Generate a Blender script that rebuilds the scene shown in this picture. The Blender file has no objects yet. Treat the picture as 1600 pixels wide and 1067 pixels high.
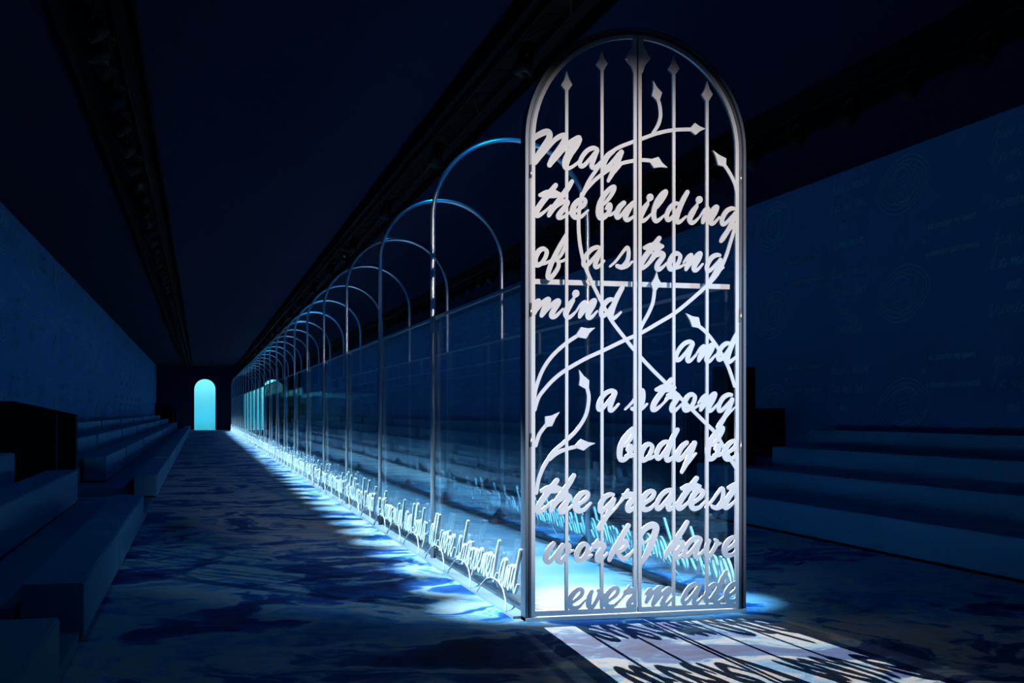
import bpy, bmesh, math, random
from mathutils import Vector, Matrix

# ------------------------------------------------------------------ camera, light, exposure
FPX, EYE, HORIZON, VPX = 1900.0, 1.6, 643.0, 313.0       # measured in the 1600 x 1067 frame
TH = math.atan((800.0 - VPX) / FPX)
CT, ST = math.cos(TH), math.sin(TH)
scene = bpy.context.scene
COL = scene.collection

cam_d = bpy.data.cameras.new('camera')
cam_d.sensor_width = 36.0
cam_d.lens = FPX / 1600.0 * 36.0
cam_d.shift_y = (HORIZON - 533.5) / 1600.0
cam_d.clip_end = 400
cam = bpy.data.objects.new('camera', cam_d)
COL.objects.link(cam)
cam.location = (0, 0, EYE)
cam.rotation_euler = (math.pi / 2, 0, -TH)
scene.camera = cam

world = bpy.data.worlds.new('world')
scene.world = world
world.use_nodes = True
world.node_tree.nodes['Background'].inputs[0].default_value = (0.0, 0.002, 0.01, 1)
world.node_tree.nodes['Background'].inputs[1].default_value = 0.0

scene.view_settings.view_transform = 'Standard'
scene.view_settings.look = 'None'
scene.view_settings.gamma = 1.0
scene.view_settings.use_curve_mapping = False
scene.view_settings.exposure = 0.0
cy = scene.cycles
cy.max_bounces = 10
cy.diffuse_bounces = 4
cy.glossy_bounces = 5
cy.transmission_bounces = 6
cy.transparent_max_bounces = 48
cy.caustics_reflective = False
cy.caustics_refractive = False
cy.sample_clamp_indirect = 4.0

# light settings (the lamps themselves are built with their fixtures, further down)
SIDE_SPOT_W = 6500.0          # truss spotlights on the foot of the glass walkway
SIDE_SPOT_COL_L = (0.44, 0.78, 1.0)
SIDE_SPOT_COL_R = (0.12, 0.52, 1.0)
GATE_SPOT_W = 4000.0         # front spotlight on the gate
GATE_SPOT_COL = (1.0, 0.95, 0.96)
GATE_BLUE_W = 1600.0         # second, blue spotlight on the gate from the right truss
GATE_BLUE_COL = (0.30, 0.62, 1.0)
BACK_SPOT_W = 75000.0        # spotlight behind the gate, throwing its shadow on the carpet
BACK_SPOT_COL = (1.0, 0.97, 0.95)
FILL_W = 37.0           # dim blue fill lights, added to tint the hall's ambient
FILL_COL = (0.0, 0.30, 1.0)
DOOR_TOP_W, DOOR_BOTTOM_W = 76.0, 38.0

# ------------------------------------------------------------------ main measures (metres)
GY = 8.95                    # plane of the gate
def gate_pt(u, v, y=GY):     # photograph pixel -> point on the vertical plane y = const
    lat, up = (u - 800.0) / FPX, (HORIZON - v) / FPX
    t = y / (CT - lat * ST)
    return (t * (lat * CT + ST), EYE + t * up)
XL, XR = gate_pt(820, 643)[0], gate_pt(1164, 643)[0]
XC = (XL + XR) / 2
RAD = (XR - XL) / 2
APEX = 4.59
SPRING = APEX - RAD
BAY, NBAY = 3.97, 23
YEND = GY + BAY * NBAY
CEIL = 5.55
WALL_L, WALL_R = XC - 6.95, XC + 6.95
Y_FAR, Y_NEAR = 109.0, -9.0
RAIL_Z = 2.6

# ------------------------------------------------------------------ materials
MATS = {}
def nodes_of(name):
    m = bpy.data.materials.new(name)
    m.use_nodes = True
    return m, m.node_tree.nodes, m.node_tree.links
def mat(name, col, rough=0.5, metal=0.0, noise=0.0, nscale=20.0, bump=0.0, spec=0.5):
    m, n, l = nodes_of(name)
    b = n['Principled BSDF']
    b.inputs['Base Color'].default_value = (*col, 1)
    b.inputs['Roughness'].default_value = rough
    b.inputs['Metallic'].default_value = metal
    b.inputs['Specular IOR Level'].default_value = spec
    if noise or bump:
        tc = n.new('ShaderNodeTexCoord')
        nt = n.new('ShaderNodeTexNoise')
        nt.inputs['Scale'].default_value = nscale
        nt.inputs['Detail'].default_value = 5
        l.new(tc.outputs['Object'], nt.inputs['Vector'])
        if noise:
            mx = n.new('ShaderNodeMix'); mx.data_type = 'RGBA'
            l.new(nt.outputs['Fac'], mx.inputs[0])
            mx.inputs[6].default_value = (*[c * (1 - noise) for c in col], 1)
            mx.inputs[7].default_value = (*[min(1, c * (1 + noise)) for c in col], 1)
            l.new(mx.outputs[2], b.inputs['Base Color'])
        if bump:
            bp = n.new('ShaderNodeBump')
            bp.inputs['Strength'].default_value = bump
            bp.inputs['Distance'].default_value = 0.01
            l.new(nt.outputs['Fac'], bp.inputs['Height'])
            l.new(bp.outputs[0], b.inputs['Normal'])
    MATS[name] = m
    return m
mat('gate_white', (0.80, 0.80, 0.80), 0.5, 0, 0.03, 60)
mat('sign_white', (0.92, 0.94, 0.95), 0.4)
mat('steel', (0.80, 0.82, 0.84), 0.3, 0.75)
mat('frame_steel', (0.15, 0.17, 0.21), 0.4, 0.3)
mat('channel_paint', (0.10, 0.14, 0.20), 0.35, 0.3)
mat('platform_white', (0.40, 0.44, 0.48), 0.28, 0, 0.03, 3)
mat('wall_fabric', (0.05, 0.20, 0.42), 0.95, 0, 0.10, 2.0, 0.2, spec=0.1)
mat('embroidery', (0.13, 0.36, 0.48), 0.8, spec=0.1)
mat('ceiling_cloth', (0.003, 0.005, 0.030), 0.95, 0, 0.08, 0.6, spec=0.1)
mat('end_wall', (0.03, 0.05, 0.11), 0.95, 0, 0.08, 1.0, spec=0.1)
mat('black_cloth', (0.004, 0.004, 0.006), 0.95, spec=0.05)
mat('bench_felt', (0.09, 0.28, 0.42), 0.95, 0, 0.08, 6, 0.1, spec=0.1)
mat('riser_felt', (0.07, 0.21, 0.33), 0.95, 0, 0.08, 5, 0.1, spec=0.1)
mat('plinth_black', (0.006, 0.008, 0.012), 0.9, spec=0.1)
mat('truss_black', (0.002, 0.002, 0.003), 0.7, 0.0, spec=0.1)
mat('lamp_black', (0.008, 0.008, 0.010), 0.5, 0.0, spec=0.25)
mat('lens_glass', (0.10, 0.14, 0.16), 0.08, 0.3)
mat('alcove_white', (0.50, 0.85, 0.88), 0.8)
mat('hinge_steel', (0.7, 0.7, 0.72), 0.3, 0.9)

def glass_material():
    m, n, l = nodes_of('clear_glass')
    n.remove(n['Principled BSDF'])
    out = n['Material Output']
    lw = n.new('ShaderNodeLayerWeight'); lw.inputs['Blend'].default_value = 0.5
    pw = n.new('ShaderNodeMath'); pw.operation = 'POWER'; pw.inputs[1].default_value = 4.6
    l.new(lw.outputs['Facing'], pw.inputs[0])
    ma = n.new('ShaderNodeMath'); ma.operation = 'MULTIPLY_ADD'
    ma.inputs[1].default_value = 0.95; ma.inputs[2].default_value = 0.045
    l.new(pw.outputs[0], ma.inputs[0])
    tr = n.new('ShaderNodeBsdfTransparent'); tr.inputs[0].default_value = (0.93, 0.975, 0.985, 1)
    gl = n.new('ShaderNodeBsdfGlossy'); gl.inputs['Roughness'].default_value = 0.0
    gl.inputs[0].default_value = (0.95, 0.98, 1, 1)
    mx = n.new('ShaderNodeMixShader')
    l.new(ma.outputs[0], mx.inputs[0]); l.new(tr.outputs[0], mx.inputs[1]); l.new(gl.outputs[0], mx.inputs[2])
    l.new(mx.outputs[0], out.inputs[0])
    MATS['glass'] = m
glass_material()

def carpet_material():
    m, n, l = nodes_of('marbled_carpet')
    b = n['Principled BSDF']
    b.inputs['Roughness'].default_value = 0.95
    b.inputs['Specular IOR Level'].default_value = 0.1
    tc = n.new('ShaderNodeTexCoord')
    mp = n.new('ShaderNodeMapping')
    mp.inputs['Location'].default_value = (3.1, 7.7, 0.0)
    l.new(tc.outputs['Object'], mp.inputs['Vector'])
    w1 = n.new('ShaderNodeTexNoise'); w1.inputs['Scale'].default_value = 0.55
    w1.inputs['Detail'].default_value = 4; w1.inputs['Roughness'].default_value = 0.55
    l.new(mp.outputs[0], w1.inputs['Vector'])
    sub = n.new('ShaderNodeVectorMath'); sub.operation = 'SUBTRACT'; sub.inputs[1].default_value = (0.5, 0.5, 0.5)
    l.new(w1.outputs['Color'], sub.inputs[0])
    sc = n.new('ShaderNodeVectorMath'); sc.operation = 'SCALE'; sc.inputs['Scale'].default_value = 2.6
    l.new(sub.outputs[0], sc.inputs[0])
    ad = n.new('ShaderNodeVectorMath'); ad.operation = 'ADD'
    l.new(mp.outputs[0], ad.inputs[0]); l.new(sc.outputs[0], ad.inputs[1])
    n1 = n.new('ShaderNodeTexNoise'); n1.inputs['Scale'].default_value = 0.75
    n1.inputs['Detail'].default_value = 7; n1.inputs['Roughness'].default_value = 0.6
    n1.inputs['Distortion'].default_value = 0.8
    l.new(ad.outputs[0], n1.inputs['Vector'])
    r = n.new('ShaderNodeValToRGB')
    els = r.color_ramp.elements
    stops = [(0.30, (0.012, 0.03, 0.12)), (0.40, (0.02, 0.07, 0.26)), (0.455, (0.03, 0.14, 0.42)),
             (0.475, (0.17, 0.38, 0.58)), (0.50, (0.42, 0.55, 0.66)), (0.53, (0.52, 0.56, 0.60)),
             (0.555, (0.58, 0.50, 0.44)), (0.565, (0.30, 0.48, 0.64)), (0.60, (0.13, 0.36, 0.62)), (0.68, (0.035, 0.12, 0.34))]
    els[0].position, els[0].color = stops[0][0], (*stops[0][1], 1)
    els[1].position, els[1].color = stops[-1][0], (*stops[-1][1], 1)
    for p, c in stops[1:-1]:
        e = els.new(p); e.color = (*c, 1)
    l.new(n1.outputs['Fac'], r.inputs[0])
    n2 = n.new('ShaderNodeTexNoise'); n2.inputs['Scale'].default_value = 90; n2.inputs['Detail'].default_value = 3
    l.new(tc.outputs['Object'], n2.inputs['Vector'])
    mx = n.new('ShaderNodeMix'); mx.data_type = 'RGBA'; mx.blend_type = 'MULTIPLY'
    mx.inputs[0].default_value = 0.35
    l.new(r.outputs[0], mx.inputs[6])
    l.new(n2.outputs['Fac'], mx.inputs[7])
    l.new(mx.outputs[2], b.inputs['Base Color'])
    bp = n.new('ShaderNodeBump'); bp.inputs['Strength'].default_value = 0.25; bp.inputs['Distance'].default_value = 0.01
    l.new(n2.outputs['Fac'], bp.inputs['Height']); l.new(bp.outputs[0], b.inputs['Normal'])
    MATS['carpet'] = m
carpet_material()

# ------------------------------------------------------------------ mesh helpers
def mesh_of(bm, name):
    me = bpy.data.meshes.new(name)
    bm.to_mesh(me); bm.free()
    return me
def link(name, me, material, parent=None, smooth=False):
    o = bpy.data.objects.new(name, me)
    COL.objects.link(o)
    if material and not me.materials:
        me.materials.append(MATS[material])
    if parent is not None:
        o.parent = parent
    if smooth:
        for p in me.polygons:
            p.use_smooth = True
    return o
def empty(name, loc=(0, 0, 0)):
    o = bpy.data.objects.new(name, None)
    o.location = loc
    o.empty_display_size = 0.1
    COL.objects.link(o)
    return o
def tag(o, label=None, cat=None, group=None, kind=None):
    if label: o['label'] = label
    if cat: o['category'] = cat
    if group: o['group'] = group
    if kind: o['kind'] = kind
    return o
def copy_tree(o, parent=None):
    c = o.copy(); COL.objects.link(c); c.parent = parent
    for ch in o.children:
        copy_tree(ch, c)
    return c
def box_bm(bm, x0, x1, y0, y1, z0, z1):
    vs = [bm.verts.new(p) for p in ((x0, y0, z0), (x1, y0, z0), (x1, y1, z0), (x0, y1, z0),
                                    (x0, y0, z1), (x1, y0, z1), (x1, y1, z1), (x0, y1, z1))]
    for f in ((0, 3, 2, 1), (4, 5, 6, 7), (0, 1, 5, 4), (1, 2, 6, 5), (2, 3, 7, 6), (3, 0, 4, 7)):
        bm.faces.new([vs[i] for i in f])
    return vs
def box(name, material, x0, x1, y0, y1, z0, z1, parent=None, bevel=0.0):
    bm = bmesh.new()
    box_bm(bm, x0, x1, y0, y1, z0, z1)
    if bevel:
        bmesh.ops.bevel(bm, geom=list(bm.edges), offset=bevel, segments=2, affect='EDGES')
    return link(name, mesh_of(bm, name), material, parent)
def tube_bm(bm, pts, r, seg=8, cap=True):
    pts = [Vector(p) for p in pts]
    rings = []
    up = None
    for i, p in enumerate(pts):
        t = (pts[min(i + 1, len(pts) - 1)] - pts[max(i - 1, 0)]).normalized()
        if up is None:
            a = Vector((0, 1, 0)) if abs(t.y) < 0.9 else Vector((1, 0, 0))
            up = (a - t * a.dot(t)).normalized()
        else:
            up = (up - t * up.dot(t)).normalized()
        s = t.cross(up)
        rr = r[i] if isinstance(r, (list, tuple)) else r
        rings.append([bm.verts.new(p + (up * math.cos(2 * math.pi * k / seg) + s * math.sin(2 * math.pi * k / seg)) * rr) for k in range(seg)])
    for a, b in zip(rings, rings[1:]):
        for k in range(seg):
            bm.faces.new((a[k], a[(k + 1) % seg], b[(k + 1) % seg], b[k]))
    if cap:
        bm.faces.new(list(reversed(rings[0]))); bm.faces.new(rings[-1])
def tube(name, material, pts, r, seg=8, parent=None):
    bm = bmesh.new(); tube_bm(bm, pts, r, seg)
    return link(name, mesh_of(bm, name), material, parent, smooth=True)
def smooth_line(pts, n=6):
    """Catmull-Rom through (x, y, w) points."""
    if len(pts) < 3:
        return list(pts)
    P = [pts[0]] + list(pts) + [pts[-1]]
    out = []
    for i in range(1, len(P) - 2):
        p0, p1, p2, p3 = P[i - 1], P[i], P[i + 1], P[i + 2]
        for k in range(n):
            t = k / n
            out.append(tuple(0.5 * (2 * b + (c - a) * t + (2 * a - 5 * b + 4 * c - d) * t * t + (3 * b - a - 3 * c + d) * t ** 3)
                             for a, b, c, d in zip(p0, p1, p2, p3)))
    out.append(tuple(pts[-1]))
    return out
def ribbon_bm(bm, pts, depth, off=0.0, caps=(True, True), n=6, drift=2e-5):
    """Flat bar following pts = (x, z, width) in the x-z plane; front at y=-off, back at y=depth."""
    L = smooth_line(pts, n)
    ring = []
    m = len(L)
    path = []
    for i, (x, z, w) in enumerate(L):
        a, b = L[max(0, i - 1)], L[min(m - 1, i + 1)]
        dx, dz = b[0] - a[0], b[1] - a[1]
        q = math.hypot(dx, dz) or 1e-9
        path.append((x, z, w / 2, dx / q, dz / q))
    if caps[0]:
        x, z, h, dx, dz = path[0]
        for a in (0.35, 0.75):
            path.insert(0 if a == 0.75 else 0, (x - dx * h * a, z - dz * h * a, h * math.sqrt(1 - a * a), dx, dz))
        path.insert(0, (x - dx * h * 0.98, z - dz * h * 0.98, h * 0.2, dx, dz))
    if caps[1]:
        x, z, h, dx, dz = path[-1] if not caps[0] else path[-1]
        for a in (0.35, 0.75, 0.98):
            path.append((x + dx * h * a, z + dz * h * a, h * math.sqrt(1 - a * a), dx, dz))
    for i, (x, z, h, dx, dz) in enumerate(path):
        o = off + i * drift
        ring.append((bm.verts.new((x - dz * h, -o, z + dx * h)), bm.verts.new((x + dz * h, -o, z - dx * h)),
                     bm.verts.new((x + dz * h, depth - i * drift, z - dx * h)), bm.verts.new((x - dz * h, depth - i * drift, z + dx * h))))
    for a, b in zip(ring, ring[1:]):
        for k in range(4):
            bm.faces.new((a[k], b[k], b[(k + 1) % 4], a[(k + 1) % 4]))
    bm.faces.new(ring[0]); bm.faces.new(tuple(reversed(ring[-1])))
def poly_plate(bm, pts, depth, off=0.0):
    f = [bm.verts.new((x, -off, z)) for x, z in pts]
    b = [bm.verts.new((x, depth, z)) for x, z in pts]
    bm.faces.new(f); bm.faces.new(list(reversed(b)))
    for i in range(len(pts)):
        j = (i + 1) % len(pts)
        bm.faces.new((f[i], b[i], b[j], f[j]))
def clip_bm(bm, x0, x1):
    for x, nrm in ((x0, (-1, 0, 0)), (x1, (1, 0, 0))):
        geom = list(bm.verts) + list(bm.edges) + list(bm.faces)
        bmesh.ops.bisect_plane(bm, geom=geom, plane_co=(x, 0, 0), plane_no=nrm, clear_outer=True)
    return len(bm.faces) > 0

# ------------------------------------------------------------------ the setting
box('floor', 'carpet', WALL_L - 0.1, WALL_R + 0.1, Y_NEAR, Y_FAR + 0.5, -0.1, 0.0)['kind'] = 'structure'
box('ceiling', 'ceiling_cloth', WALL_L - 0.1, WALL_R + 0.1, Y_NEAR, Y_FAR + 0.3, CEIL, CEIL + 0.1)['kind'] = 'structure'
wall_l = tag(box('wall_left', 'wall_fabric', WALL_L - 0.1, WALL_L, Y_NEAR, Y_FAR, 0, CEIL), kind='structure')
wall_r = tag(box('wall_right', 'wall_fabric', WALL_R, WALL_R + 0.1, Y_NEAR, Y_FAR, 0, CEIL), kind='structure')
tag(box('wall_front', 'end_wall', WALL_L - 0.1, WALL_R + 0.1, Y_NEAR - 0.1, Y_NEAR, 0, CEIL), kind='structure')

DOOR_X = (0.385, 2 * XC - 0.385)
DOOR_R, DOOR_TOP = 0.895, 4.43
def back_wall():
    bm = bmesh.new()
    xs = [WALL_L, WALL_R]
    for c in DOOR_X:
        xs += [c + DOOR_R * math.cos(math.pi * k / 24) for k in range(25)]
    xs = sorted(set(round(x, 5) for x in xs))
    def top(x):
        for c in DOOR_X:
            d = abs(x - c)
            if d < DOOR_R + 1e-4:
                return DOOR_TOP - DOOR_R + math.sqrt(max(0, DOOR_R ** 2 - d * d))
        return 0.0
    for a, b in zip(xs, xs[1:]):
        mid = top((a + b) / 2)
        za, zb = (top(a), top(b)) if mid > 0 else (0, 0)
        f = [(a, Y_FAR, za), (b, Y_FAR, zb), (b, Y_FAR, CEIL), (a, Y_FAR, CEIL)]
        k = [(x, y + 0.25, z) for x, y, z in f]
        fv = [bm.verts.new(p) for p in f]; kv = [bm.verts.new(p) for p in k]
        bm.faces.new(fv); bm.faces.new(list(reversed(kv)))
        if mid > 0:
            bm.faces.new((fv[0], kv[0], kv[1], fv[1]))
    for c in DOOR_X:
        for s in (-1, 1):
            x = c + s * DOOR_R
            bm.faces.new([bm.verts.new(p) for p in ((x, Y_FAR, 0), (x, Y_FAR + 0.25, 0), (x, Y_FAR + 0.25, DOOR_TOP - DOOR_R), (x, Y_FAR, DOOR_TOP - DOOR_R))])
    return tag(link('wall_back', mesh_of(bm, 'wall_back'), 'end_wall'), kind='structure')
wall_b = back_wall()

def alcove(cx, idx):
    x0, x1, y0, y1, z1 = cx - 1.5, cx + 1.5, Y_FAR + 0.26, Y_FAR + 3.0, 5.4
    bm = bmesh.new()
    P = [(x0, y0, 0), (x1, y0, 0), (x1, y1, 0), (x0, y1, 0), (x0, y0, z1), (x1, y0, z1), (x1, y1, z1), (x0, y1, z1)]
    v = [bm.verts.new(p) for p in P]
    for f in ((0, 1, 2, 3), (4, 7, 6, 5), (3, 2, 6, 7), (0, 3, 7, 4), (1, 5, 6, 2)):
        bm.faces.new([v[i] for i in f])
    o = tag(link('door_%d' % idx, mesh_of(bm, 'alcove'), 'alcove_white'), kind='structure')
    for nm, z, rx, w, col in (('alcove_top_light', z1 - 0.05, 0.0, DOOR_TOP_W, (0.50, 1.0, 1.0)),
                              ('alcove_floor_light', 0.03, math.pi, DOOR_BOTTOM_W, (0.0, 0.58, 1.0))):
        ld = bpy.data.lights.new(nm, 'AREA'); ld.shape = 'RECTANGLE'
        ld.size, ld.size_y = 2.6, 0.5
        ld.energy, ld.color = w, col
        lo = bpy.data.objects.new(nm, ld); COL.objects.link(lo)
        lo.location = (cx, Y_FAR + 1.2, z); lo.rotation_euler = (rx, 0, 0); lo.parent = o
alcove(DOOR_X[0], 1)
alcove(DOOR_X[1], 2)

# black light troughs in the ceiling, one over each aisle and one over the walkway
TRUSS_X = (XC - 4.27, XC, XC + 4.27)
for i, tx in enumerate(TRUSS_X):
    bm = bmesh.new()
    box_bm(bm, tx - 0.38, tx + 0.38, Y_NEAR, Y_FAR - 3.0, CEIL - 0.06, CEIL - 0.002)
    box_bm(bm, tx - 0.38, tx - 0.36, Y_NEAR, Y_FAR - 3.0, CEIL - 0.22, CEIL - 0.06)
    box_bm(bm, tx + 0.36, tx + 0.38, Y_NEAR, Y_FAR - 3.0, CEIL - 0.22, CEIL - 0.06)
    tag(link('trim_%d' % (i + 1), mesh_of(bm, 'trough'), 'black_cloth'), kind='structure')

# ------------------------------------------------------------------ script lettering
# every letter: (zoom scale of the measurement, left edge, baseline, strokes of (x, y[, width]))
G = {}
def glyph(ch, scale, ox, oy, *strokes):
    out = []
    for w, pts in strokes:
        out.append([((p[0] - ox) / scale, (oy - p[1]) / scale, (p[2] if len(p) > 2 else w) / scale) for p in pts])
    G[ch] = out
glyph('M', 8.889, 105, 640,
      (76, [(90, 270, 60), (200, 190, 74), (300, 145, 80), (345, 165, 76), (335, 240, 76), (265, 350), (190, 470, 80), (125, 575, 80)]),
      (66, [(140, 580, 60), (290, 400, 56), (410, 260, 60), (510, 190, 66), (570, 190, 70), (545, 280, 76), (470, 400, 80), (395, 510, 84), (345, 600, 66)]),
      (66, [(370, 580, 50), (470, 460, 56), (560, 350, 60), (660, 260, 66), (765, 205, 76), (720, 300, 100), (630, 430, 100), (575, 550, 96), (580, 625, 76), (640, 625, 46), (710, 580, 40), (765, 530, 36)]))
glyph('a', 6.667, 590, 412,
      (44, [(800, 188, 30), (760, 180, 42), (700, 205), (645, 265), (612, 335, 42), (622, 378, 44), (665, 360, 40), (730, 285, 34), (785, 215, 32)]),
      (46, [(800, 205, 40), (765, 285), (738, 365, 46), (752, 390, 40), (790, 368, 30), (835, 320, 24)]))
glyph('y', 6.276, 868, 890,
      (48, [(978, 692, 40), (922, 740, 50), (880, 815, 52), (884, 862, 46), (925, 848, 38), (985, 780, 34), (1035, 715, 32)]),
      (50, [(1062, 697, 46), (1028, 780), (978, 890, 48), (925, 990, 30)]),
      (20, [(950, 945, 22), (1010, 880, 22), (1078, 800, 16)]))
glyph('t', 8.889, 130, 610,
      (74, [(435, 140, 60), (350, 250), (240, 390), (170, 500), (160, 560, 70), (200, 565, 54), (290, 500, 36), (370, 420, 26)]),
      (88, [(215, 285, 50), (310, 265, 100), (430, 260, 100), (480, 255, 50)]))
glyph('h', 8.889, 290, 640,
      (70, [(655, 105, 54), (590, 210), (480, 360), (370, 510), (325, 590, 54)]),
      (60, [(340, 560, 40), (430, 460, 50), (530, 395), (590, 395, 60), (560, 460, 66), (480, 560, 72), (462, 610, 66), (510, 615, 44), (580, 570, 34), (650, 510, 28)]))
glyph('e', 8.889, 632, 655,
      (62, [(640, 570, 36), (730, 515, 44), (815, 450, 54), (845, 385, 52), (805, 355, 54), (735, 390, 66), (675, 470, 74), (660, 560, 78), (700, 615, 70), (780, 605, 50), (840, 555, 36), (885, 510, 26)]))
glyph('b', 8.889, 985, 668,
      (62, [(1100, 430, 40), (1180, 340, 50), (1245, 230, 56), (1255, 175, 46), (1200, 200, 56), (1110, 300, 66), (1045, 420, 74), (1022, 540, 76), (1045, 620, 70), (1110, 610, 60), (1170, 540, 56), (1195, 465, 60), (1180, 430, 56), (1135, 490, 40)]),
      (36, [(1120, 570, 40), (1190, 575, 44), (1250, 540, 36), (1290, 500, 28)]))
glyph('u', 8.889, 1245, 675,
      (68, [(1385, 405, 60), (1320, 470, 72), (1278, 560, 70), (1290, 615, 60), (1345, 580, 46), (1430, 480, 50), (1520, 395, 50)]),
      (72, [(1510, 410, 60), (1440, 520), (1405, 610, 70), (1435, 645, 56), (1500, 610, 40), (1570, 550, 28)]))
glyph('i', 8.889, 745, 712,
      (72, [(885, 445, 56), (820, 540, 80), (782, 630, 74), (808, 682, 62), (865, 660, 44), (940, 585, 26)]),
      (90, [(918, 358, 86), (928, 346, 92)]),
      (34, [(912, 385), (885, 430)]))
glyph('l', 8.889, 245, 700,
      (62, [(330, 470, 40), (400, 370, 52), (455, 270, 56), (455, 235, 46), (400, 280, 60), (325, 390, 68), (280, 520, 70), (278, 620, 68), (310, 668, 60), (365, 640, 44), (445, 570, 28)]))
glyph('d', 8.889, 432, 718,
      (64, [(640, 425, 46), (580, 430, 60), (510, 490), (462, 590, 62), (475, 660, 60), (530, 635, 50), (600, 540, 40), (650, 460, 36)]),
      (70, [(770, 255, 60), (700, 380), (640, 520), (605, 640, 70), (625, 690, 60), (680, 665, 44), (750, 600, 28)]))
glyph('n', 8.889, 920, 735,
      (62, [(925, 600, 26), (990, 520, 46), (1045, 485, 50), (1025, 555, 66), (980, 640, 66), (962, 695, 46)]),
      (62, [(970, 690, 40), (1060, 570, 50), (1140, 480, 58), (1180, 465, 60), (1150, 540, 70), (1085, 650, 70), (1090, 705, 60), (1140, 690, 44), (1215, 610, 28)]))
glyph('g', 8.889, 1000, 575,
      (64, [(1215, 318, 46), (1160, 318, 60), (1085, 365), (1025, 470, 62), (1028, 545, 60), (1080, 530, 50), (1160, 445, 40), (1220, 380, 36)]),
      (66, [(1225, 385, 60), (1185, 490), (1120, 620, 62), (1040, 740, 70), (1005, 790, 54)]),
      (28, [(1090, 680, 34), (1170, 590, 32), (1275, 490, 22)]))
glyph('o', 8.889, 460, 572,
      (66, [(655, 330, 50), (610, 310, 60), (550, 345), (497, 450, 70), (512, 530, 70), (575, 520, 56), (635, 440, 54), (662, 355, 56), (640, 320, 50)]),
      (34, [(590, 520, 44), (650, 505, 40), (720, 465, 28)]))
glyph('f', 6.667, 215, 545,
      (48, [(440, 55, 30), (390, 150, 44), (320, 280, 48), (265, 400, 48), (238, 500, 46), (262, 525, 44), (310, 475, 42), (352, 400, 40), (345, 345, 34), (300, 320, 40)]),
      (40, [(440, 60, 24), (430, 160, 30), (385, 270, 34), (330, 340, 30), (390, 345, 28), (440, 310, 22)]))
glyph('s', 6.667, 875, 418,
      (36, [(887, 382, 22), (950, 325, 26), (1020, 235, 30), (1075, 175, 34), (1090, 230, 40), (1075, 320, 44), (1020, 385, 48), (965, 375, 40)]),
      (26, [(1020, 395, 34), (1075, 375, 30), (1130, 325, 22)]))
glyph('m', 6.667, 90, 925,
      (46, [(95, 780, 22), (125, 745, 36), (155, 735, 36), (135, 790, 46), (105, 865, 36)]),
      (46, [(115, 850, 30), (180, 765, 40), (245, 718, 44), (250, 740, 48), (205, 820, 50), (178, 890, 40)]),
      (46, [(190, 885, 30), (265, 795, 38), (345, 733, 44), (358, 755, 48), (305, 835, 52), (282, 890, 48), (312, 902, 40), (355, 870, 32), (405, 815, 20)]))
glyph('r', 8.889, 238, 575,
      (62, [(275, 330, 50), (300, 345, 70), (360, 325, 80), (415, 325, 66), (425, 360, 60), (390, 410, 66), (345, 470, 72), (328, 530, 68), (360, 550, 56), (420, 510, 40), (480, 450, 28)]),
      (30, [(150, 505, 22), (215, 435, 28), (280, 350, 48), (338, 252, 30)]))
glyph('w', 4.444, 135, 715,
      (34, [(205, 575, 28), (165, 625, 38), (150, 680, 36), (172, 700, 32), (215, 655, 26), (265, 590, 26)]),
      (36, [(270, 590, 32), (240, 650), (238, 695, 34), (262, 700, 30), (300, 650, 28), (315, 595, 28), (300, 580, 26)]),
      (16, [(305, 640, 20), (345, 625, 14)]))
glyph('k', 4.444, 555, 715,
      (36, [(715, 462, 30), (660, 550), (605, 640), (575, 700, 26)]),
      (30, [(590, 660, 22), (640, 605, 26), (690, 575, 32), (700, 600, 28), (665, 635, 26), (628, 645, 22)]),
      (30, [(632, 645, 26), (660, 685, 32), (690, 692, 28), (725, 665, 18), (755, 635, 14)]))
glyph('v', 4.444, 425, 1035,
      (34, [(465, 905, 26), (448, 945, 34), (445, 1000, 36), (465, 1015, 30), (500, 970, 26), (525, 920, 30), (512, 900, 22)]),
      (14, [(515, 945, 18), (555, 925, 12)]))
glyph('I', 3.9525, 795, 640,
      (34, [(800, 475, 22), (830, 425, 32), (880, 400, 38), (905, 420, 40), (885, 490, 38), (850, 570, 38), (812, 635, 22)]),
      (20, [(805, 500, 22), (845, 505, 14), (880, 470, 12)]))
glyph('p', 8.889, 930, 735,
      (66, [(1060, 470, 50), (1010, 580), (950, 720), (900, 860, 40)]),
      (60, [(985, 650, 40), (1060, 540, 50), (1130, 480, 58), (1170, 500, 60), (1140, 600, 60), (1080, 690, 56), (1030, 690, 40)]),
      (30, [(1080, 690, 40), (1150, 670, 36), (1215, 610, 28)]))
ADV = {}
for ch, st in G.items():
    ADV[ch] = max(p[0] for s in st for p in s)

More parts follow.
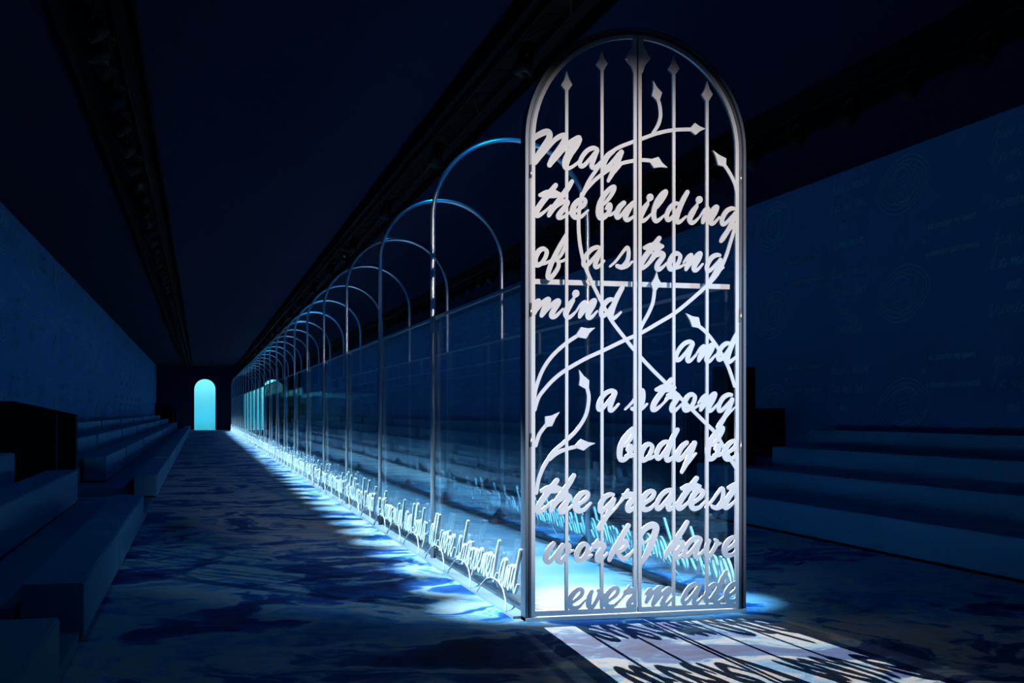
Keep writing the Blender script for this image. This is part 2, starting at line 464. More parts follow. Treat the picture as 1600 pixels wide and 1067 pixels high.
# ------------------------------------------------------------------ the gate
gate_frame = empty('arched_doorway', (XC, GY, 0))
tag(gate_frame, 'tall round-arched steel door frame at the near end of the glass walkway', 'door frame')
def arch_pts(hw, z0, zs, w, half=None, n=20):
    """path of an arch about x=0: left foot up, over, right foot down (or one half of it)"""
    pts = []
    if half != 'R':
        pts += [(-hw, z0 + (zs - z0) * k / 6, w) for k in range(6)]
        pts += [(-hw * math.cos(math.pi / 2 * k / n), zs + hw * math.sin(math.pi / 2 * k / n), w) for k in range(n + 1)]
    if half != 'L':
        q = [(hw * math.cos(math.pi / 2 * k / n), zs + hw * math.sin(math.pi / 2 * k / n), w) for k in range(n + 1)]
        q = [(hw, z0 + (zs - z0) * k / 6, w) for k in range(6)] + q
        q = list(reversed(q))
        pts += q[1:] if half != 'R' else q
    return pts
for nm, inset, w, dep, off in (('outer_jamb', 0.011, 0.022, 0.12, 0.02), ('middle_jamb', 0.029, 0.014, 0.10, -0.012), ('inner_jamb', 0.043, 0.014, 0.10, 0.006)):
    bm = bmesh.new()
    ribbon_bm(bm, arch_pts(RAD - inset, 0.0, SPRING, w), dep, off, (False, False), n=1, drift=0)
    link(nm, mesh_of(bm, nm), 'frame_steel', gate_frame)
box('sill', 'gate_white', -RAD, RAD, -0.03, 0.11, 0.0, 0.028, gate_frame)
box('tie_bar', 'gate_white', -RAD + 0.07, RAD - 0.07, 0.13, 0.16, RAIL_Z - 0.012, RAIL_Z + 0.028, gate_frame)

LEAF_OUT = RAD - 0.052
LEAF_W = 0.030
GAP = 0.006
leaves = {}
for side, lab in ((-1, 'left gate leaf of white cut metal script, reading May the building of'),
                  (1, 'right gate leaf of white cut metal script, reading building strong and body')):
    lf = empty('gate_leaf', (XC, GY, 0))
    tag(lf, lab, 'gate', 'pair of arched gate leaves')
    leaves[side] = lf
    # outer stile with its quarter arch, centre stile, bottom rail
    bm = bmesh.new()
    hw = LEAF_OUT - LEAF_W / 2
    P = arch_pts(hw, 0.035, SPRING, LEAF_W, 'L' if side < 0 else 'R')
    P = [p for p in P if abs(p[0]) >= GAP]
    P = P + [(side * GAP, P[-1][1] if side < 0 else P[0][1], LEAF_W)] if side < 0 else [(side * GAP, P[0][1], LEAF_W)] + P
    ribbon_bm(bm, P, 0.022, 0.001, (False, False), n=1, drift=0)
    link('outer_stile', mesh_of(bm, 'outer_stile'), 'gate_white', lf)
    x0, x1 = sorted((side * GAP, side * (GAP + 0.028)))
    box('centre_stile', 'gate_white', x0, x1, -0.003, 0.024, 0.035, APEX - 0.09, lf)
    x0, x1 = sorted((side * GAP, side * (LEAF_OUT - 0.004)))
    box('bottom_rail', 'gate_white', x0, x1, -0.002, 0.023, 0.035, 0.075, lf)
    bm = bmesh.new()
    def cp(u, v):
        x, z = gate_pt(u, v); return (x - XC, z)
    if side < 0:
        q = [(1.0, 60.5), (0.6, 72), (-10.5, 92), (-1.8, 103), (1.6, 114), (8, 114), (8, 60.5)]
        poly_plate(bm, [(min(-GAP, cp(988 + a, v)[0]), cp(988 + a, v)[1]) for a, v in q], 0.022, 0.0045)
    else:
        q = [(1.0, 60.5), (1.6, 72), (12.5, 92), (3.8, 103), (0.4, 114), (-8, 114), (-8, 60.5)]
        poly_plate(bm, [(max(GAP, cp(1003.6 + a, v)[0]), cp(1003.6 + a, v)[1]) for a, v in q], 0.022, 0.0045)
    link('centre_spear', mesh_of(bm, 'centre_spear'), 'gate_white', lf)
    # hinges
    for v in (268, 484, 687):
        z = gate_pt(829 if side < 0 else 1155, v + (0 if side < 0 else 8))[1]
        hx = side * (LEAF_OUT + 0.008)
        h = tube('hinge', 'hinge_steel', [(hx, -0.018, z - 0.05), (hx, -0.018, z - 0.002), (hx, -0.018, z + 0.002), (hx, -0.018, z + 0.05)],
                 [0.009, 0.009, 0.007, 0.007], 8, lf)
def loc(pts, w=6.0):
    out = []
    for p in pts:
        x, z = gate_pt(p[0], p[1])
        out.append((x - XC, z, (p[2] if len(p) > 2 else w) / 203.0))
    return out
def spear(parent, tip, shoulder_a, shoulder_b, neck, off):
    """pointed head given by four photograph corners, with hollowed upper edges"""
    t, a, b, n = [loc([p])[0][:2] for p in (tip, shoulder_a, shoulder_b, neck)]
    def hollow(p, q, k):
        mx, mz = (p[0] + q[0]) / 2, (p[1] + q[1]) / 2
        cx, cz = (t[0] + n[0]) / 2, (t[1] + n[1]) / 2
        return (mx + (cx - mx) * k, mz + (cz - mz) * k)
    bm = bmesh.new()
    nx, nz = b[0] - a[0], b[1] - a[1]
    q = math.hypot(nx, nz); nx, nz = nx / q * 0.0125, nz / q * 0.0125
    poly_plate(bm, [t, hollow(t, a, 0.22), a, (n[0] - nx, n[1] - nz), (n[0] + nx, n[1] + nz), b, hollow(t, b, 0.22)], 0.022, off)
    link('spear_tip', mesh_of(bm, 'spear_tip'), 'gate_white', parent)
k = 0
for u, tip, wide, neck, side in ((885.5, 111.5, 132.5, 141.5, -1), (940.7, 80, 99.5, 110.5, -1), (1053, 87.7, 107.5, 116, 1), (1104.9, 126.6, 147.5, 158, 1)):
    x = gate_pt(u, 643)[0] - XC
    zn = gate_pt(u, neck)[1]
    b = box('bar', 'gate_white', x - 0.0125, x + 0.0125, -0.0015 - k * 0.0002, 0.022, 0.05, zn + 0.01, leaves[side])
    spear(b, (u, tip), (u - 8.6, wide), (u + 8.6, wide), (u, neck), 0.0042)
    k += 1
SCROLLS = [
    # (leaf or None = crosses both, stem points, spear = tip, shoulders, neck)
    (None, [(1081, 202), (1053, 203), (1028, 208), (1005, 216), (985, 223), (962, 233), (944, 249), (930, 268), (919, 285), (909, 307)],
     ((1102.5, 201), (1085.5, 192), (1086.5, 211), (1079, 202))),
    (1, [(1020, 208, 5), (1028, 196), (1032, 182), (1031, 166), (1028, 155)], ((1020.5, 126), (1034.5, 145), (1018.5, 149), (1028.5, 157))),
    (None, [(1017, 251), (1003, 250), (982, 252.5), (964, 258), (947, 268), (930, 281), (916, 296), (909, 307)],
     ((1043, 262), (1028.5, 245), (1021.5, 262.5), (1016, 251))),
    (None, [(909, 303), (905, 330), (904, 352), (906, 380), (912, 409), (922, 435), (938, 468), (955, 500), (977, 529), (990, 545.5), (1015, 573),
            (1043, 601), (1078, 636.6), (1103.6, 662), (1119, 678), (1136, 708), (1150, 731)], None),
    (None, [(835.5, 640), (841, 622), (851, 608), (866, 592), (883.5, 578.4), (914, 560.7), (941.7, 548), (977, 531), (1002, 520), (1028, 505), (1053, 490),
            (1078, 470), (1103.6, 447), (1121, 428), (1133, 404), (1141.5, 378), (1150, 350)], None),
    (1, [(1022.5, 455), (1020, 473), (1013, 490), (1003, 508), (999, 518)], ((1026, 424), (1033, 443), (1017, 443), (1022.8, 454))),
    (-1, [(902, 524.5), (883.5, 537), (863, 556), (848, 578), (838, 604), (835, 622)], ((930, 511.8), (907.5, 511), (915.5, 529), (901.5, 524.5))),
    (1, [(1131.5, 257), (1140, 270), (1148, 286), (1152, 302)], ((1113.7, 234.8), (1134.5, 247.5), (1121.5, 257.5), (1132.5, 259))),
    (1, [(1092, 509.5), (1104, 520), (1120, 541), (1137, 571), (1148, 603)], ((1071, 489), (1091.5, 495.7), (1081.5, 510.5), (1093, 510.5))),
    (-1, [(917, 605), (920, 622), (915.5, 648), (901, 672), (884, 689), (866, 705), (851, 727), (842, 748), (838, 770)],
     ((904.3, 577.2), (920.5, 594.5), (904.5, 601.5), (917.5, 607))),
    (-1, [(854, 663.5), (843, 678), (837, 696)], ((874.5, 643.5), (851.5, 651), (862.5, 665.5), (853, 665))),
    (-1, [(901, 697.5), (884, 702), (869, 709), (859, 718, 5)], ((930.5, 692.3), (908, 686), (911.5, 704), (900, 697.5))),
]
for i, (sd, pts, head) in enumerate(SCROLLS):
    first = None
    for side in ((-1, 1) if sd is None else (sd,)):
        bm = bmesh.new()
        ribbon_bm(bm, loc(pts, 6.0), 0.011, 0.0003 + 0.0003 * (i % 6), (True, True), drift=1e-6)
        x0, x1 = (-LEAF_OUT + 0.002, -GAP) if side < 0 else (GAP, LEAF_OUT - 0.002)
        if not clip_bm(bm, x0, x1):
            bm.free(); continue
        o = link('scroll_stem', mesh_of(bm, 'scroll_stem'), 'gate_white', leaves[side])
        if head and ((head[0][0] - 997) * side > 0):
            spear(o, *head, 0.0046 + 0.0001 * i)
# lettering: baseline pixel of each line, and the left edge of every letter
LINES = [
    ((865, 262.5), [('M', 832), ('a', 903), ('y', 941.5)]),
    ((860, 342.2), [('t', 834.6), ('h', 853.7), ('e', 891.5), ('b', 931), ('u', 960), ('i', 996.5), ('l', 1018.2), ('d', 1038.8), ('i', 1073.8), ('n', 1093.6), ('g', 1126)]),
    ((845, 418.2), [('o', 832), ('f', 852.5), ('a', 908.5), ('s', 951.5), ('t', 998), ('r', 1016.8), ('o', 1041.8), ('n', 1067.5), ('g', 1102.5)]),
    ((865, 498.7), [('m', 833), ('i', 880), ('n', 901), ('d', 936)]),
    ((1064, 567.5), [('a', 1053.5), ('n', 1087.5), ('d', 1119)]),
    ((945, 644.8), [('a', 931.5), ('s', 975), ('t', 1017), ('r', 1040), ('o', 1065), ('n', 1090.5), ('g', 1121)]),
    ((970, 723.3), [('b', 964), ('o', 998), ('d', 1023), ('y', 1057), ('b', 1102), ('e', 1129.5)]),
    ((908, 802.5), [('t', 837), ('h', 857), ('e', 896), ('g', 935), ('r', 971), ('e', 1000), ('a', 1023), ('t', 1057), ('e', 1077), ('s', 1101), ('t', 1130)]),
    ((865, 881.0), [('w', 850), ('o', 897), ('r', 923.5), ('k', 948), ('I', 999), ('h', 1036), ('a', 1066), ('v', 1100), ('e', 1129.5)]),
    ((908, 954.0), [('e', 887), ('v', 916), ('e', 943), ('r', 973), ('m', 1008), ('a', 1064), ('d', 1100), ('e', 1132)]),
]
k = 0
for (bu, bv), row in LINES:
    zb = gate_pt(bu, bv)[1]
    for ch, u in row:
        x = gate_pt(u, 643)[0] - XC
        zc = zb
        if ch == 'f': zc = zb - 0.093
        if ch == 'I': zc = zb - 0.02
        for side in (-1, 1):
            bm = bmesh.new()
            for j, st in enumerate(G[ch]):
                ribbon_bm(bm, [(x + a / 200.0, zc + b / 203.0, w * 1.12 / 203.0) for a, b, w in st], 0.011, 0.0010 + 0.0011 * j + 0.0003 * (k % 3))
            x0, x1 = (-LEAF_OUT + 0.002, -GAP) if side < 0 else (GAP, LEAF_OUT - 0.002)
            if not clip_bm(bm, x0, x1):
                bm.free(); continue
            link('letter', mesh_of(bm, 'letter'), 'gate_white', leaves[side])
        k += 1

# ------------------------------------------------------------------ the glass walkway
plat = box('display_platform', 'platform_white', XL - 0.06, XR + 0.06, GY + 0.125, YEND + 0.1, 0.0, 0.022)
tag(plat, 'long low white platform under the arched glass walkway', 'platform')
walk = empty('glass_walkway', (XC, GY, 0))
tag(walk, 'long arched walkway of clear glass panes and polished steel hoops', 'glass walkway')
PX = RAD - 0.035            # hoop half width
bm = bmesh.new()
hp = [(p[0], 0, p[1]) for p in arch_pts(PX, 0.022, APEX - 0.012 - PX, 1, n=18)]
tube_bm(bm, hp, 0.026, 10)
hoop_me = mesh_of(bm, 'hoop')
bm = bmesh.new()
box_bm(bm, -0.006, 0.006, 0.03, BAY - 0.03, 0.05, RAIL_Z)
pane_me = mesh_of(bm, 'pane')
bm = bmesh.new()
for s in (-1, 1):           # triangular gusset at a hoop's foot
    poly_plate(bm, [(0, 0.19), (0, 0), (0.15, 0)], 0.012, 0.0)
bm.free()
bm = bmesh.new()
poly_plate(bm, [(0, 0.20), (0, 0.0), (0.17, 0.0)], 0.03, 0.03)
gus_me = mesh_of(bm, 'bracket')
for i in range(1, NBAY + 1):
    o = link('hoop', hoop_me, 'steel', walk, smooth=True)
    o.location = (0, BAY * i, 0)
    for s in (-1, 1):
        b = link('bracket', gus_me, 'frame_steel', o)
        b.location = (s * (PX - 0.03), 0, 0.022)
        b.rotation_euler = (0, 0, 0 if s < 0 else math.pi)
for s in (-1, 1):
    for i in range(NBAY):
        o = link('pane', pane_me, 'glass', walk)
        o.location = (s * (PX - 0.036), BAY * i + (0.15 if i == 0 else 0), 0)
    box('top_rail', 'steel', s * (PX - 0.036) - 0.012, s * (PX - 0.036) + 0.012, 0.18, YEND - GY, RAIL_Z, RAIL_Z + 0.03, walk)
    x = s * (PX - 0.075)
    box('base_channel', 'channel_paint', min(x, x + s * 0.045), max(x, x + s * 0.045), 0.18, YEND - GY, 0.022, 0.075, walk)

# script signs standing along both feet of the walkway
SIGN_TEXT = ['all were sharpened and', 'a strong mind and body', 'the building of a heart', 'work i have ever made',
             'the greatest work and', 'strong body strong mind']
SIGN_SC = 1.16 / 203.0
def sign_meshes(text):
    """one mesh per letter, text running along +x, standing on z"""
    x, out = 0.0, []
    for ch in text:
        if ch == ' ':
            x += 16; continue
        bm = bmesh.new()
        for j, st in enumerate(G[ch]):
            ribbon_bm(bm, [((x + a + b * 0.30) * SIGN_SC, (b - (13 if ch == 'f' else 0)) * SIGN_SC * (1.25 if b > (13 if ch == 'f' else 0) else 0.65) + 0.14, min(max(w, 3.6), 5.2) / 203.0) for a, b, w in st],
                      0.022, 0.0004 * j, n=3)
        out.append((mesh_of(bm, 'letter'), x * SIGN_SC))
        x += ADV[ch] * 0.92
    return out, x * SIGN_SC
def leg_mesh():
    bm = bmesh.new()
    P = [(-0.52, 0.0), (-0.44, 0.075), (-0.30, 0.145), (-0.13, 0.178), (0, 0.182), (0.13, 0.178), (0.30, 0.145), (0.44, 0.075), (0.52, 0.0)]
    pts = [Vector((a, -0.035 * (1 - b / 0.182), b)) for a, b in P]
    tube_bm(bm, pts, 0.006, 6)
    return mesh_of(bm, 'leg')
leg_me = leg_mesh()
sign_data = []
for t in SIGN_TEXT:
    ms, wd = sign_meshes(t)
    bm = bmesh.new()
    for me, x in ms:
        bm.from_mesh(me)
    joined = mesh_of(bm, 'lettering')
    sign_data.append((ms, wd, joined))
ORD = ['first', 'second', 'third', 'fourth', 'fifth', 'sixth', 'seventh', 'eighth', 'ninth', 'tenth', 'eleventh', 'twelfth', 'thirteenth',
       'fourteenth', 'fifteenth', 'sixteenth', 'seventeenth', 'eighteenth', 'nineteenth', 'twentieth', 'twenty-first', 'twenty-second', 'twenty-third', 'twenty-fourth']
for s in (-1, 1):
    for i in range(NBAY):
        ms, wd, joined = sign_data[(i + (0 if s < 0 else 3)) % len(SIGN_TEXT)]
        xx = XL - 0.02 if s < 0 else XR + 0.02
        e = empty('script_sign', (xx, 0, 0.022))
        # left signs read away-to-near (towards the gate), right signs read from the right aisle
        if s < 0:
            e.location.y = GY + BAY * (i + 1) - 0.05
            e.rotation_euler = (0, 0, -math.pi / 2)
        else:
            e.location.y = GY + BAY * i + 0.2
            e.rotation_euler = (0, 0, math.pi / 2)
        fit = (BAY - 0.25) / wd
        tag(e, 'white script sign at the %s foot of the glass walkway, %s from the gate' % ('left' if s < 0 else 'right', ORD[i]), 'sign',
            'script signs along the %s side' % ('left' if s < 0 else 'right'))
        if i < 3:
            for me, x in ms:
                o = link('letter', me, 'sign_white', e); o.scale = (fit, 1, 1)
        else:
            o = link('lettering', joined, 'sign_white', e); o.scale = (fit, 1, 1)
        for q in (0.14, 0.47, 0.82):
            o = link('leg', leg_me, 'sign_white', e, smooth=True)
            o.location = ((BAY - 0.25) * q, -0.004, 0.006)

# ------------------------------------------------------------------ seating
ROW_X = (0.0, 1.06, 1.76, 2.41)          # row fronts behind the front row, away from the aisle
ROW_Z0 = (0.03, 0.17, 0.50, 0.80)
ROW_Z1 = (0.42, 0.70, 1.02, 1.30)
ROW_D = (0.41, 0.44, 0.42, 0.40)
SECTIONS = [(0.5, 7.4), (8.85, 18.1), (23.5, 32.3), (32.75, 42.4), (42.9, 52.4), (52.9, 62.4), (62.9, 72.4), (72.9, 82.4), (82.9, 92.4), (92.9, 104.0)]
ROWNAME = ('front-row', 'second-row', 'third-row', 'back-row')
FX = {-1: XC - 4.085, 1: XC + 4.085}
def sx(side, a, b):
    p, q = FX[side] + side * a, FX[side] + side * b
    return min(p, q), max(p, q)
TIERNAME = ('low', 'middle', 'top')
def riser(side, y0, y1, idx):
    for st, (a, z0, z1) in enumerate(((0.54, 0.0, 0.17), (1.56, 0.17, 0.50), (2.22, 0.50, 0.80))):
        x0, x1 = sx(side, a, 2.85)
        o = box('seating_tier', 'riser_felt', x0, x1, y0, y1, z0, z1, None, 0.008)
        tag(o, '%s blue carpeted seating tier on the %s, %s block from the camera' % (TIERNAME[st], 'left' if side < 0 else 'right', ORD[idx]), 'seating tier',
            'seating tiers on the %s' % ('left' if side < 0 else 'right'))
def bench(side, row, y0, y1, idx):
    x0, x1 = sx(side, ROW_X[row], ROW_X[row] + ROW_D[row])
    cx, cyy = (x0 + x1) / 2, (y0 + y1) / 2
    e = empty('bench', (cx, cyy, ROW_Z0[row] if row else 0))
    tag(e, 'long blue felt block bench, %s on the %s, %s from the camera' % (ROWNAME[row], 'left' if side < 0 else 'right', ORD[idx]), 'bench',
        'block benches on the %s' % ('left' if side < 0 else 'right'))
    ez = e.location.z
    base = ROW_Z0[row] if row else 0.0
    box('plinth', 'plinth_black', x0 + 0.03 - cx, x1 - 0.03 - cx, y0 + 0.03 - cyy, y1 - 0.03 - cyy, base - ez, base + 0.04 - ez, e)
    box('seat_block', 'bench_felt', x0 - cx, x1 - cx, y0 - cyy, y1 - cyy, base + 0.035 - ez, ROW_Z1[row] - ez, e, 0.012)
for side in (-1, 1):
    for idx, (y0, y1) in enumerate(SECTIONS):
        riser(side, y0 + (0.6 if idx else 0), y1 + (1.9 if idx == 1 else 0.1), idx)
        for row in range(4):
            a, b = y0 + (0, 2.3 if idx == 2 else 0.8, 0.6, 0.6)[row], y1
            if idx == 1: a, b = y0 + (0, 0.7, 0.7, 0.7)[row], (18.1, 19.9, 18.4, 18.4)[row]
            if idx >= 3: a = y0 + (0, 0.15, 0.2, 0.2)[row]
            bench(side, row, a, b, idx)
    # low steps where the aisles climb from the carpet
    for nm, y0, y1 in (('nearest the camera', 7.45, 8.73), ('at the second aisle', 18.3, 21.8)):
        x0, x1 = sx(side, 0.02, 0.40)
        st = box('aisle_step', 'riser_felt', x0, x1, y0, y1, 0.0, 0.105, None, 0.006)
        tag(st, 'low blue aisle step between the %s front benches, %s' % ('left' if side < 0 else 'right', nm), 'step', 'low aisle steps')
# dark end panels closing the seating beside the second aisle, and at the far end
def end_panel(side, y, prof, label):
    pts = [(FX[side] + side * a, z) for a, z in prof]
    bm = bmesh.new()
    poly_plate(bm, pts, 0.08, 0.0)
    e = empty('end_panel', (FX[side], y, 0)); tag(e, label, 'panel')
    o = link('board', mesh_of(bm, 'board'), 'plinth_black', e); o.location = (-FX[side], 0, 0)
    for a, z in ((prof[1][0] + 0.01, prof[1][1]), (prof[1][0] + 0.30, prof[1][1] + 0.03)):
        x = side * a
        box('edge_trim', 'steel', x - 0.004, x + 0.004, -0.012, -0.001, 0.55 if a > 1.4 else 0.2, z - 0.02, e)
end_panel(-1, 20.05, [(1.08, 0.17), (1.08, 1.55), (2.0, 1.76), (2.83, 1.76), (2.83, 0.17)], 'tall black end panel with sloping top behind the left benches')
end_panel(-1, 104.2, [(1.08, 0.0), (1.08, 1.65), (2.0, 2.3), (2.83, 2.3), (2.83, 0.0)], 'small far black end panel beside the back wall on the left')
end_panel(1, 20.05, [(0.9, 0.17), (0.9, 1.58), (1.45, 1.62), (1.46, 2.4), (2.25, 2.4), (2.26, 1.66), (2.83, 1.66), (2.83, 0.17)], 'tall black stepped end panel behind the right benches')

# ------------------------------------------------------------------ embroidered walls
def text_mesh(body, size):
    cu = bpy.data.curves.new('wall_text', 'FONT')
    cu.body, cu.size, cu.extrude = body, size, 0.002
    cu.space_line = 1.5
    cu.offset = 0.005
    cu.resolution_u = 2
    ob = bpy.data.objects.new('tmp', cu); COL.objects.link(ob)
    me = bpy.data.meshes.new_from_object(ob)
    bpy.data.objects.remove(ob)
    bm = bmesh.new(); bm.from_mesh(me)
    bmesh.ops.rotate(bm, verts=bm.verts, cent=(0, 0, 0), matrix=Matrix.Rotation(math.pi / 2, 3, 'X'))
    bmesh.ops.transform(bm, verts=bm.verts, matrix=Matrix.Shear('XY', 4, (0, 0)) if False else Matrix.Identity(4))
    w = max(v.co.x for v in bm.verts)
    bmesh.ops.translate(bm, verts=bm.verts, vec=(-w / 2, 0, 0))
    return mesh_of(bm, 'wall_text')
def eye_mesh():
    bm = bmesh.new()
    def loop(fn, w, n=28, j=0):
        pts = [(*fn(2 * math.pi * k / n), w) for k in range(n + 1)]
        ribbon_bm(bm, pts, 0.004, 0.0003 * j, (False, False), n=1, drift=0)
    def almond(a, b, tilt=0.12):
        def f(t):
            c, s = math.cos(t), math.sin(t)
            x = a * math.copysign(abs(c) ** 0.9, c); z = b * s * (1 - 0.35 * abs(c) ** 2)
            return (x, z + x * tilt)
        return f
    loop(almond(0.72, 0.42), 0.018, j=0)
    loop(almond(0.64, 0.35), 0.016, j=1)
    loop(almond(0.54, 0.27), 0.014, j=2)
    for r, j in ((0.30, 3), (0.24, 4)):
        loop(lambda t, r=r: (r * math.cos(t), r * 1.05 * math.sin(t)), 0.016, j=j)
    for q in range(5):
        a = 0.5 + q * 0.25
        ribbon_bm(bm, [(0.35 * math.cos(a), 0.34 * math.sin(a), 0.02), (0.44 * math.cos(a), 0.37 * math.sin(a), 0.01)], 0.004, 0.0018, n=1)
    for q in range(4):
        ribbon_bm(bm, [(-0.14 + 0.02 * q, -0.12 + 0.07 * q, 0.01), (0.0, -0.1 + 0.07 * q, 0.012), (0.15, -0.06 + 0.07 * q, 0.01)], 0.004, 0.002, n=3)
    return mesh_of(bm, 'eye_motif')
def script_mesh(lines, h=0.0041, w=0.013):
    bm = bmesh.new()
    z, q = 0.0, 0
    for ln, ind in lines:
        x = ind
        for ch in ln:
            if ch == ' ':
                x += 20; continue
            for j, st in enumerate(G[ch]):
                ribbon_bm(bm, [((x + a) * h, z + b * h, w) for a, b, _ in st], 0.003, 0.0002 * ((q + j) % 5), n=2)
            x += ADV[ch] * 0.92; q += 1
        z -= 0.31
    wd = max(v.co.x for v in bm.verts)
    bmesh.ops.translate(bm, verts=bm.verts, vec=(-wd / 2, 0, 0.45))
    return mesh_of(bm, 'wall_script')
eye_me = eye_mesh()
txt_me = text_mesh('  I am pouring my heart\nin\n   a shooting instrumental', 0.132)
scr_me = script_mesh([('how i move', 20), ('for me and', 10), ('me', 90), ('i remember', 0)])
for side, wl in ((1, wall_r), (-1, wall_l)):
    xw = WALL_R - 0.004 if side > 0 else WALL_L + 0.004
    rz = -math.pi / 2 if side > 0 else math.pi / 2
    for c in range(-1, 16):
        ye = 16.3 + 4.3 * c
        for nm, me, dy, zs in (('eye_motif', eye_me, 0.0, (1.68, 3.38, 5.02)), ('wall_text', txt_me, -1.2, (2.35, 4.25)), ('wall_script', scr_me, -2.72, (1.75, 3.35, 4.95))):
            for z in zs:
                if z > 4.6 and nm == 'wall_script' : z = 4.75
                o = link(nm, me, 'embroidery', wl)
                o.location = (xw, ye + dy, z)
                o.rotation_euler = (0, 0, rz)

# added glowing boxes standing in for unidentified coloured patches seen through the glass
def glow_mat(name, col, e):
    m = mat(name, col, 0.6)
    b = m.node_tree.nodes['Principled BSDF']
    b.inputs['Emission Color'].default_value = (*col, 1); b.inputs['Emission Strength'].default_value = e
glow_mat('amber_glow_patch', (0.45, 0.16, 0.07), 0.22)
glow_mat('teal_glow_patch', (0.05, 0.45, 0.62), 0.8)
for j, (x0, x1, nm, z0, z1, what) in enumerate(((7.35, 7.9, 'amber_glow_patch', 0.95, 1.75, 'dull amber'), (8.1, 8.85, 'amber_glow_patch', 0.95, 1.75, 'dull amber'), (9.2, 9.75, 'amber_glow_patch', 0.95, 1.75, 'dull amber'),
                                     (7.4, 7.9, 'teal_glow_patch', 2.75, 3.25, 'small teal'), (8.2, 8.6, 'teal_glow_patch', 2.75, 3.1, 'small teal'), (8.8, 9.5, 'teal_glow_patch', 2.85, 3.2, 'small teal'))):
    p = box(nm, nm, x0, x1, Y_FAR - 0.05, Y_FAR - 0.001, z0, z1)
    tag(p, '%s glow patch added on the far wall, %s from the right doorway' % (what, ORD[j % 3]), 'panel', 'added glow patches on the far wall')

# ------------------------------------------------------------------ lighting rig
def truss(tx, lab):
    e = empty('lighting_truss', (tx, Y_NEAR, CEIL - 0.3))
    tag(e, lab, 'truss')
    L = Y_FAR - 3.2 - Y_NEAR
    for x in (-0.15, 0.15):
        tube('chord', 'truss_black', [(x, 0.1, 0.16), (x, L, 0.16)], 0.024, 8, e)
    bm = bmesh.new()
    n = int(L / 1.0)
    for k in range(n):
        y = 0.2 + k * 1.0
        tube_bm(bm, [(-0.15, y, 0.16), (0.15, y, 0.16)], 0.012, 5)
        tube_bm(bm, [(-0.15, y, 0.16), (0.15, y + 1.0, 0.16)] if k % 2 else [(0.15, y, 0.16), (-0.15, y + 1.0, 0.16)], 0.010, 5)
    o = link('bracing', mesh_of(bm, 'bracing'), 'truss_black', e, smooth=True)
    o['kind'] = 'stuff'
truss(TRUSS_X[0], 'black lighting truss in the ceiling trough over the left aisle')
truss(TRUSS_X[1], 'black lighting truss in the ceiling trough over the glass walkway')
truss(TRUSS_X[2], 'black lighting truss in the ceiling trough over the right aisle')
def lathe(prof, seg=14):
    bm = bmesh.new()
    rings = [[bm.verts.new((r * math.cos(2 * math.pi * k / seg), r * math.sin(2 * math.pi * k / seg), z)) for k in range(seg)] for r, z in prof]
    for a, b in zip(rings, rings[1:]):
        for k in range(seg):
            bm.faces.new((a[k], a[(k + 1) % seg], b[(k + 1) % seg], b[k]))
    return bm, rings
bm, rings = lathe([(0.05, 0.22), (0.075, 0.20), (0.085, 0.12), (0.085, 0.02), (0.10, 0.0), (0.10, -0.12), (0.094, -0.12), (0.088, 0.0), (0.08, 0.012)])
bm.faces.new(list(reversed(rings[0])))
body_me = mesh_of(bm, 'body')
bm, rings = lathe([(0.08, 0.012), (0.05, 0.0), (0.02, -0.006)])
bm.faces.new(rings[-1]); bm.faces.new(list(reversed(rings[0])))
lens_me = mesh_of(bm, 'lens')
bm = bmesh.new()
tube_bm(bm, [(-0.11, 0, 0.03), (-0.13, 0, 0.10), (-0.11, 0, 0.19), (0.0, 0, 0.205), (0.11, 0, 0.19), (0.13, 0, 0.10), (0.11, 0, 0.03)], 0.012, 6)
yoke_me = mesh_of(bm, 'yoke')
ONES = ['', 'first', 'second', 'third', 'fourth', 'fifth', 'sixth', 'seventh', 'eighth', 'ninth']
TENS = {2: 'twent', 3: 'thirt', 4: 'fort', 5: 'fift', 6: 'sixt', 7: 'sevent'}
def nth(k):                 # 0 -> first
    if k < 20: return ORD[k]
    t, o = divmod(k + 1, 10)
    return TENS[t] + ('ieth' if o == 0 else 'y-' + ONES[o])
def lamp(pos, target, watts, col, angle, blend, label, group, soft=0.035, lip=-0.03):
    e = empty('spotlight', pos)
    tag(e, label, 'spotlight', group)
    d = (Vector(target) - Vector(pos)).normalized()
    b = link('body', body_me, 'lamp_black', e, smooth=True)
    b.rotation_euler = d.to_track_quat('-Z', 'Y').to_euler()
    link('lens', lens_me, 'lens_glass', b, smooth=True)
    y = link('yoke', yoke_me, 'lamp_black', e, smooth=True)
    y.rotation_euler = (0, 0, math.atan2(d.y, d.x) + math.pi / 2)
    if watts:
        ld = bpy.data.lights.new('beam', 'SPOT')
        ld.energy, ld.color, ld.spot_size, ld.spot_blend, ld.shadow_soft_size = watts, col, math.radians(angle), blend, soft
        lo = bpy.data.objects.new('beam', ld); COL.objects.link(lo)
        lo.location = (0, 0, lip); lo.parent = b
    return e
LZ = CEIL - 0.39
NQ = 3
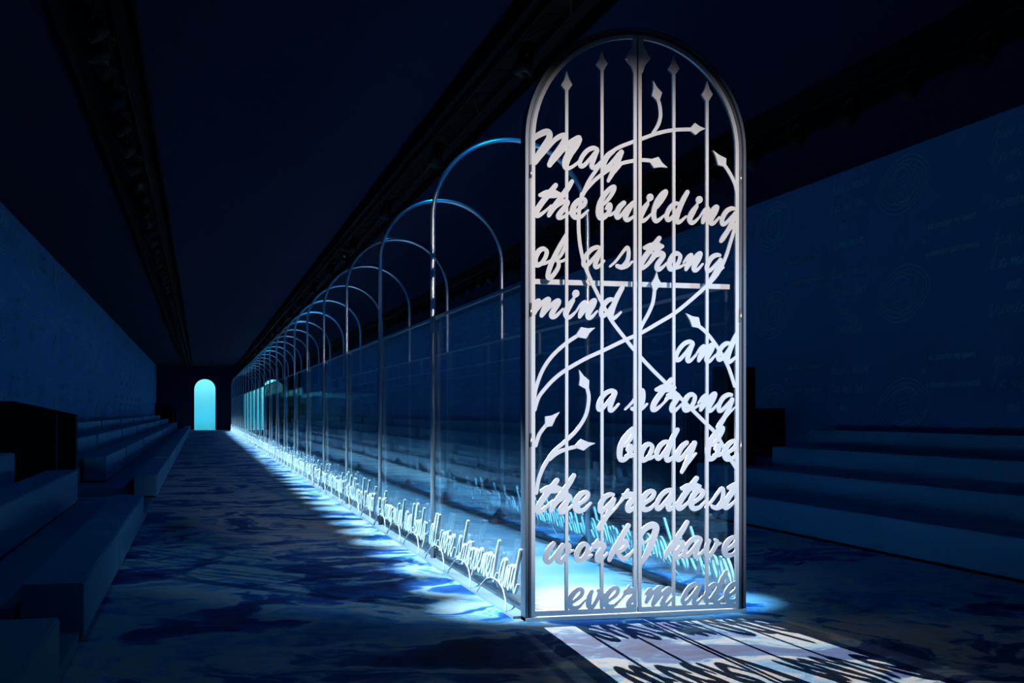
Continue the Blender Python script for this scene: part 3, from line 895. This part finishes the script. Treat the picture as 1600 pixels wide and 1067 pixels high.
for i in range(NBAY * NQ):
    y = GY + BAY * (i + 0.5) / NQ
    lamp((TRUSS_X[0], y - 0.4, LZ), (XL + 0.42, y, 0.0), SIDE_SPOT_W, SIDE_SPOT_COL_L, 18, 0.9,
         'black spotlight under the left truss, %s from the gate' % nth(i), 'spotlights under the left truss')
    lamp((TRUSS_X[2], y - 0.4, LZ), (XR - 0.42, y, 0.0), SIDE_SPOT_W, SIDE_SPOT_COL_R, 17, 0.9,
         'black spotlight under the right truss, %s from the gate' % nth(i), 'spotlights under the right truss')
lamp((XC - 0.1, GY + 19.0, LZ), (XC, GY - 3.1, 0.0), BACK_SPOT_W, BACK_SPOT_COL, 7.2, 0.3,
     'black spotlight under the centre truss beyond the gate, throwing the gate shadow', 'spotlights under the centre truss', 0.03)
gl = lamp((XC - 0.15, GY - 11.5, LZ - 0.35), (XC, GY, 2.25), GATE_SPOT_W, GATE_SPOT_COL, 21, 0.6,
     'black spotlight under the centre truss in front of the gate', 'spotlights under the centre truss', 0.03)
tube('drop_pipe', 'lamp_black', [(0, 0, 0.2), (0, 0, 0.575)], 0.02, 8, gl)
lamp((TRUSS_X[2], GY - 6.0, LZ), (XC + 0.3, GY, 1.3), GATE_BLUE_W, GATE_BLUE_COL, 24, 0.8,
     'black spotlight under the right truss in front of the gate', 'spotlights under the right truss', 0.03)
for i in range(20):  # added fill lamps that give the hall its blue ambient
    y = 12.0 + 4.8 * i
    if abs(y - GY - 19.0) < 0.5: y += 0.6
    lamp((XC - 0.1, y, LZ), (XC - 1.4, y, 0), FILL_W, FILL_COL, 165, 0.3, 'added downward blue fill light under the centre truss, %s from the near end' % nth(i),
         'added fill lights under the centre truss', 0.0, -0.125)
for i, y in enumerate((2.5, 7.5, 12.5)):  # extra fill lamps, added to brighten the near left benches
    lamp((TRUSS_X[0], y + 0.15, LZ), (TRUSS_X[0] - 0.6, y + 0.6, 0), FILL_W * 0.32, (0.05, 0.50, 1.0), 150, 0.5,
         'added downward blue fill light under the left truss near the camera, %s of three' % nth(i), 'added fill lights under the left truss', 0.0, -0.125)
